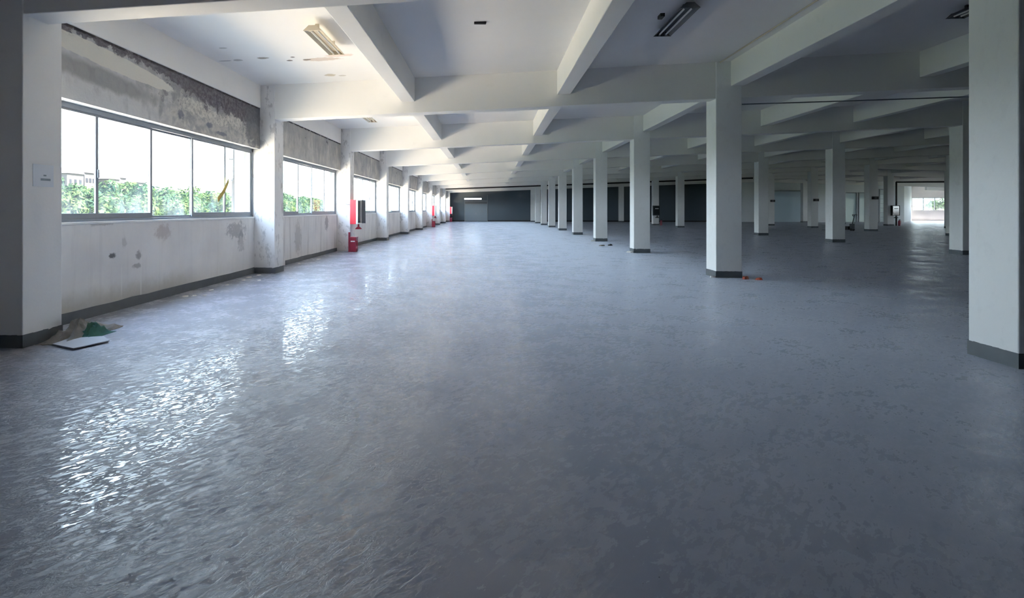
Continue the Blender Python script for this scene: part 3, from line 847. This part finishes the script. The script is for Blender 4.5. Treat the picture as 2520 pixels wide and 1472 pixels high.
# pallet truck and crate left of a far column
e = empty('hand_pallet_truck', (25.62, 41.75, 0), 0.35)
f = MB(); f.box(-.28, -.12, 0, 1.1, .07, .13); f.box(.12, .28, 0, 1.1, .07, .13); f.box(-.28, .28, -.16, .06, .07, .32)
f.build('forks', BLACK, e, bevel=0.01)
MB().box(-.12, .12, -.34, -.12, .10, .50).build('pump_body', DARKTRAY, e, bevel=0.02)
MB().tube((0, -.24, .46), (0, -.42, 1.12), .025, 10).build('handle_shaft', BLACK, e)
MB().tube((-.22, -.43, 1.14), (.22, -.43, 1.14), .025, 10).tube((-.22, -.43, 1.14), (-.12, -.42, 1.02), .02, 8).tube((.22, -.43, 1.14), (.12, -.42, 1.02), .02, 8).build('handle_grip', BLACK, e)
for s in (-1, 1):
    MB().tube((s * .10 - .03, -.25, .09), (s * .10 + .03, -.25, .09), .09, 16).build('steer_wheel', BLACK, e)
    MB().tube((s * .2 - .03, 1.0, .04), (s * .2 + .03, 1.0, .04), .04, 12).build('fork_wheel', BLACK, e)
tag(e, 'dark hand pallet truck with a T-shaped handle left of a far column', 'pallet truck')
e = empty('low_crate', (24.75, 42.3, 0), 0.1)
for i in range(3):
    MB().box(-.38, .38, -.42, -.40, .03 + i * .13, .13 + i * .13).build('slat', GREYM, e)
    MB().box(-.38, .38, .40, .42, .03 + i * .13, .13 + i * .13).build('slat', GREYM, e)
    MB().box(-.40, -.38, -.42, .42, .03 + i * .13, .13 + i * .13).build('slat', GREYM, e)
    MB().box(.38, .40, -.42, .42, .03 + i * .13, .13 + i * .13).build('slat', GREYM, e)
MB().box(-.39, .39, -.41, .41, 0, .03).build('crate_floor', BLACK, e)
tag(e, 'low grey slatted crate beside the dark pallet truck', 'crate')

# ------------------------------------------------------------------ things on walls near the camera
TAPE = m_frost('yellowed_tape', (0.030, 0.024, 0.008), (0.50, 0.40, 0.14))
e = empty('paper_notice', (-A + .001, 5.885, 1.885))
MB().box(0, .003, -.145, .145, -.125, .125).build('sheet', PAPER, e)
MB().box(.003, .0035, -.04, .10, -.055, -.030).build('ink_smudge', INK, e)
MB().box(.003, .0035, .0, .04, -.005, .012).build('ink_smudge', INK, e)
tag(e, 'pale paper notice with a faded dark line on the nearest wall pillar', 'notice')

tp = MB()
for i in range(8):
    f0, f1 = i / 8, (i + 1) / 8
    def P(f): return Vector((-5.575 + .03 * math.sin(f * 3.0), 10.93 + .47 * f, 1.70 + .44 * f))
    a, b = P(f0), P(f1)
    wv = Vector((0.012, -.035, .052))
    tp.hexa([a - wv, b - wv, b + wv, a + wv, a - wv + Vector((.002, 0, 0)), b - wv + Vector((.002, 0, 0)), b + wv + Vector((.002, 0, 0)), a + wv + Vector((.002, 0, 0))])
tag(tp.build('tape_strip', TAPE), 'yellowed tape strip stuck aslant on the first window', 'tape')

# ------------------------------------------------------------------ litter on the floor
def cloth(name, mat, x0, x1, y0, y1, hmax, seed, label, rot=0.0, nx=26, ny=34):
    vs = []; fs = []
    for j in range(ny + 1):
        for i in range(nx + 1):
            u, v = i / nx, j / ny
            ed = min(1, 2.6 * min(u, 1 - u, v, 1 - v)) ** 1.3
            wob = 1 + .22 * mnoise.noise(Vector((u * 3 + seed, v * 3, 7)))
            cxu, cyv = (u - .5) * wob, (v - .5) * wob
            ridged = 1 - abs(mnoise.noise(Vector((u * 3.2 + v * 1.5 + seed, v * 2.6, seed * 1.3)))) * 2
            fine = 1 - abs(mnoise.noise(Vector((u * 8 + seed, v * 7, 3.1)))) * 2
            z = 0.004 + hmax * ed * max(0.02, .58 * max(0, ridged) + .30 * max(0, fine) + .10)
            vs.append(((x0 + x1) / 2 + cxu * (x1 - x0), (y0 + y1) / 2 + cyv * (y1 - y0), z))
    for j in range(ny):
        for i in range(nx):
            a = j * (nx + 1) + i
            fs.append((a, a + 1, a + nx + 2, a + nx + 1))
    mb = MB().add(vs, fs)
    o = mb.build(name, mat)
    for p_ in o.data.polygons: p_.use_smooth = True
    s = o.modifiers.new('thick', 'SOLIDIFY'); s.thickness = 0.004
    tag(o, label, 'rag')
    return o
cloth('crumpled_rag', RAG, -5.02, -4.70, 5.74, 6.74, 0.24, 3, 'crumpled dirty beige rag at the foot of the nearest wall pillar')
cloth('teal_rag', TEAL, -4.84, -4.60, 5.98, 6.48, 0.17, 9, 'crumpled dark teal rag on the grey sheet by the nearest pillar')
bd = MB().prism([(-4.80, 5.72), (-4.43, 5.56), (-4.29, 5.93), (-4.51, 6.13), (-4.82, 5.99)], 0.014, 0.026)
tag(bd.build('grey_board', BOARD, bevel=0.003), 'flat grey sheet of board with a lifted edge beside the rags', 'board')

def chunk(name, mat, x, y, sx_, sy_, sz_, seed, label, cat, group=None):
    rnd = random.Random(seed)
    n = 7
    ring = [(math.cos(2 * math.pi * i / n) * sx_ * (.6 + .5 * rnd.random()), math.sin(2 * math.pi * i / n) * sy_ * (.6 + .5 * rnd.random())) for i in range(n)]
    vs = [(a, b, 0) for a, b in ring] + [(a * .75, b * .75, sz_ * (.6 + .5 * rnd.random())) for a, b in ring]
    fs = [tuple(range(n))[::-1], tuple(range(n, 2 * n))] + [(i, (i + 1) % n, n + (i + 1) % n, n + i) for i in range(n)]
    o = MB().add(vs, fs).build(name, mat)
    o.location = (x, y, 0); o.rotation_euler = (0, 0, rnd.random() * 3)
    tag(o, label, cat, group)
    return o
FL = [(-5.27, 9.2, .07, 'largest white plaster flake in the loose row below the first window'), (-5.15, 9.27, .05, 'middle white plaster flake of three below the first window'),
      (-5.0, 9.33, .05, 'white plaster flake farthest out on the floor below the first window'), (-5.2, 9.95, .06, 'white plaster flake below the third pane of the first window'),
      (-5.22, 10.62, .05, 'white plaster flake below the fourth pane, by the skirting'), (-5.23, 11.38, .06, 'white plaster flake below the fifth pane, by the skirting'),
      (-5.35, 11.9, .08, 'white plaster flake touching the skirting just before the second wall pillar'), (-3.0, 10.61, .06, 'white plaster flake out on the open floor, nearer of two'),
      (-3.5, 11.5, .045, 'white plaster flake out on the open floor, farther of two'), (-4.9, 11.4, .05, 'white plaster flake a stride in front of the second wall pillar'),
      (-4.1, 11.45, .04, 'small white plaster flake two strides right of the second wall pillar'), (-5.3, 12.3, .07, 'white plaster flake in the corner before the second wall pillar'),
      (-5.2, 16.4, .10, 'long pale flake along the skirting below the second window'), (-5.3, 15.0, .07, 'pale flake where the skirting has broken off below the second window')]
for i, (x, y, s, lab) in enumerate(FL):
    chunk('plaster_flake', FLAKE, x, y, s, s * .8, .012, 100 + i, lab, 'plaster flake', 'plaster flakes on the floor')
chunk('orange_scrap', ORANGE, 5.50, 12.42, .10, .07, .07, 201, 'larger orange plastic scrap touching the column skirting', 'scrap', 'orange scraps')
chunk('orange_scrap', ORANGE, 5.72, 12.30, .09, .06, .05, 202, 'smaller orange plastic scrap farther from the column skirting', 'scrap', 'orange scraps')
chunk('cardboard_scrap', CARD, 4.62, 23.4, .20, .14, .04, 203, 'pale brown cardboard scrap on the floor before the fourth free column, left one', 'scrap', 'cardboard scraps')
chunk('cardboard_scrap', BLACK, 5.0, 23.7, .22, .10, .06, 204, 'black crumpled scrap on the floor before the fourth free column, right one', 'scrap', 'cardboard scraps')
chunk('white_scrap', FLAKE, C1 - .12, yk(3) + .1, .09, .12, .06, 205, 'white scrap leaning at the foot of the fourth free column', 'scrap')
chunk('white_scrap', FLAKE, C1 - .10, yk(2) + .15, .07, .12, .06, 206, 'white crumbs at the foot of the third free column', 'scrap')
chunk('plaster_lump', FLAKE, C1 - .06, yk(1) + .03, .07, .07, .045, 207, 'pale plaster lump at the corner of the second free column', 'plaster lump')

# ------------------------------------------------------------------ outside
yard = MB().box(-28, -5.8, -60, 200, -5.3, -5.0)
tag(yard.build('ground_yard', CONC), 'sunlit concrete yard outside the windows', 'ground', kind='structure')
gl = MB(); gl.box(-600, -28, -300, 700, -5.4, -5.05); gl.box(-28, 400, 200, 700, -5.4, -5.05); gl.box(-5.8, 400, 80.4, 200, -5.4, -5.05); gl.box(68.7, 400, -300, 80.4, -5.4, -5.05)
tag(gl.build('ground_grass', GRASS), 'green ground beyond the yard', 'ground', kind='structure')

# hill behind the trees, seen in the second window
vs = []; fs = []; nx, ny = 40, 60
for j in range(ny + 1):
    for i in range(nx + 1):
        x = -230 + 205 * i / nx; y = 175 + 300 * j / ny
        g = math.exp(-((x + 95) / 55) ** 2) * (1 / (1 + math.exp((y - 235) / 28))) * (1 / (1 + math.exp((188 - y) / 5)))
        g2 = .35 * math.exp(-((x + 80) / 60) ** 2) * math.exp(-((y - 290) / 70) ** 2)
        h = (g + g2) * 17 + mnoise.noise(Vector((x * .09, y * .09, 0))) * 1.2 * min(1, (g + g2) * 3)
        vs.append((x, y, -5.2 + max(0, h)))
for j in range(ny):
    for i in range(nx):
        a = j * (nx + 1) + i
        fs.append((a, a + 1, a + nx + 2, a + nx + 1))
o = MB().add(vs, fs).build('hill', HILLM)
for p_ in o.data.polygons: p_.use_smooth = True
tag(o, 'dark wooded hill seen through the second window', 'hill', kind='structure')

# trees: shared crown meshes of many leaves
def crown_mesh(seed, nleaf=5200):
    rnd = random.Random(seed)
    blobs = []
    for i in range(26):
        a = rnd.random() * 2 * math.pi; r = 2.6 * math.sqrt(rnd.random())
        z = 5.4 + 3.6 * rnd.random() * (1 - (r / 3.4) ** 2) + (0.2 if r < 1.2 else 0)
        blobs.append((r * math.cos(a), r * math.sin(a), z, .75 + .55 * rnd.random()))
    for i in range(9):
        a = 2 * math.pi * i / 9
        blobs.append((2.2 * math.cos(a), 2.2 * math.sin(a), 4.6 + .5 * rnd.random(), 1.1))
    vs = []; fs = []
    for i in range(nleaf):
        bx, by, bz, br = blobs[rnd.randrange(len(blobs))]
        d = Vector((rnd.gauss(0, 1), rnd.gauss(0, 1), rnd.gauss(0, 1))).normalized()
        c = Vector((bx, by, bz)) + d * br * (rnd.random() ** .25)
        nrm = (d + Vector((rnd.uniform(-.7, .7), rnd.uniform(-.7, .7), rnd.uniform(-.3, .9)))).normalized()
        t = nrm.orthogonal().normalized(); t = Matrix.Rotation(rnd.random() * 6.28, 3, nrm) @ t
        u = nrm.cross(t); s = .13 + .14 * rnd.random()
        k = len(vs)
        vs += [c - t * s, c + u * s * .55, c + t * s, c - u * s * .55]
        fs.append((k, k + 1, k + 2, k + 3))
    me = bpy.data.meshes.new('crown'); me.from_pydata([tuple(v) for v in vs], [], fs)
    me.materials.append(LEAF[seed % 3])
    return me
def trunk_mesh(seed):
    rnd = random.Random(seed + 50)
    mb = MB().tube((0, 0, 0), (.1, .05, 2.6), .22, 8, .16)
    for i in range(5):
        a = 2 * math.pi * i / 5 + rnd.random()
        mb.tube((.1, .05, 2.5), (1.5 * math.cos(a), 1.5 * math.sin(a), 5.2 + rnd.random()), .10, 6, .04)
    return mb.mesh('trunk')
crowns = [crown_mesh(i) for i in range(3)]
trunks = [trunk_mesh(i) for i in range(3)]
for t in trunks: t.materials.append(BARK)
tint = ['light green', 'deep green', 'mid green']
spots_t = []
for row, (xx, st, y0_, y1_, sc) in enumerate([(-29.5, 3.9, 27, 104, .90), (-34.0, 4.4, 30, 120, .95), (-40, 5.4, 38, 132, 1.01)]):
    y = y0_
    while y < y1_:
        spots_t.append((xx + random.uniform(-1.1, 1.1), y, row, sc * random.uniform(.96, 1.03)))
        y += st * random.uniform(.85, 1.15)
rown = ['front', 'middle', 'rear']
def winname(x, y):
    # window of the left wall through which the camera sees it
    t = 5.6 / max(0.1, -x)
    k = int(max(0, min(8, ((y * t) - Y0) // B)))
    return ORD[k]
cnt = {}
for i, (x, y, row, sc) in enumerate(spots_t):
    v = i % 3
    e = empty('broadleaf_tree', (x, y, -5.05), random.random() * 6.28)
    e.scale = (sc, sc, sc * random.uniform(.95, 1.05))
    link('crown', crowns[v], None, e)
    link('trunk', trunks[v], None, e)
    key = (row, v, winname(x, y)); cnt[key] = cnt.get(key, 0) + 1
    n = cnt[key] - 1
    tag(e, f'{tint[v]} tree, {rown[row]} row outside the {winname(x, y)} window, {ORD[n]} of its colour there', 'tree', 'trees outside the windows')
for i, (x, y) in enumerate([(71, 108), (77, 112), (84, 110), (90, 118), (80, 122)]):
    v = i % 3
    e = empty('broadleaf_tree', (x, y, -5.05), i * 1.3)
    e.scale = (.95, .95, .93)
    link('crown', crowns[v], None, e); link('trunk', trunks[v], None, e)
    tag(e, f'leafy tree outside the far right window, {ORD[i]} from its left', 'tree', 'trees outside the far window')

# pale houses on the slope behind the trees
for i, (x, y, w_, d_, zt, rz) in enumerate([(-109, 133.5, 6.5, 6, 12.3, .1), (-111, 141.5, 4.5, 6, 13.0, .05), (-109, 148.0, 5.5, 6, 11.7, .1), (-111, 154.3, 4.0, 6, 12.4, .05), (-109, 160.5, 5, 6, 11.3, .1)]):
    e = empty('distant_house', (x, y, -5.05), rz)
    hz = zt + 5.05
    MB().box(-d_ / 2, d_ / 2, -w_ / 2, w_ / 2, 0, hz - 1.6).build('wall', HOUSEW, e)
    r = MB().prism([(-w_ / 2 - .4, hz - 1.6), (w_ / 2 + .4, hz - 1.6), (w_ * .18, hz), (-w_ * .18, hz)], -d_ / 2 - .3, d_ / 2 + .3, 'x')
    r.build('roof', HOUSER, e)
    for a in range(3):
        for b in range(2):
            yy = (a - 1) * w_ * .3; zz = hz - 3.6 - b * 3.0
            MB().box(d_ / 2, d_ / 2 + .06, yy - .45, yy + .45, zz - .6, zz + .6).build('window', HOUSEG, e)
            MB().box(yy - .45, yy + .45, -w_ / 2 - .06, -w_ / 2, zz - .7, zz + .7).build('window', HOUSEG, e)
    tag(e, f'pale distant house above the trees in the first window, {ORD[i]} from the left', 'house', 'distant houses')

# white pole outside the first window
POLE = plain('pole_paint', (0.028, 0.029, 0.031), 0.6, 0.2, vary=0.05)
e = empty('white_lamp_pole', (-7.6, 15.9, -5.0))
MB().tube((0, 0, 0), (0, 0, 7.35), .075, 14).build('lower_pole', POLE, e)
MB().tube((0, 0, 7.35), (0, 0, 7.40), .10, 14).build('collar', POLE, e)
MB().tube((0, 0, 7.40), (0, 0, 8.9), .05, 12, .03).build('upper_pole', POLE, e)
MB().box(-.16, .08, -.02, .02, 7.98, 8.02).build('bracket', POLE, e)
tag(e, 'white pole standing outside the last pane of the first window', 'pole')
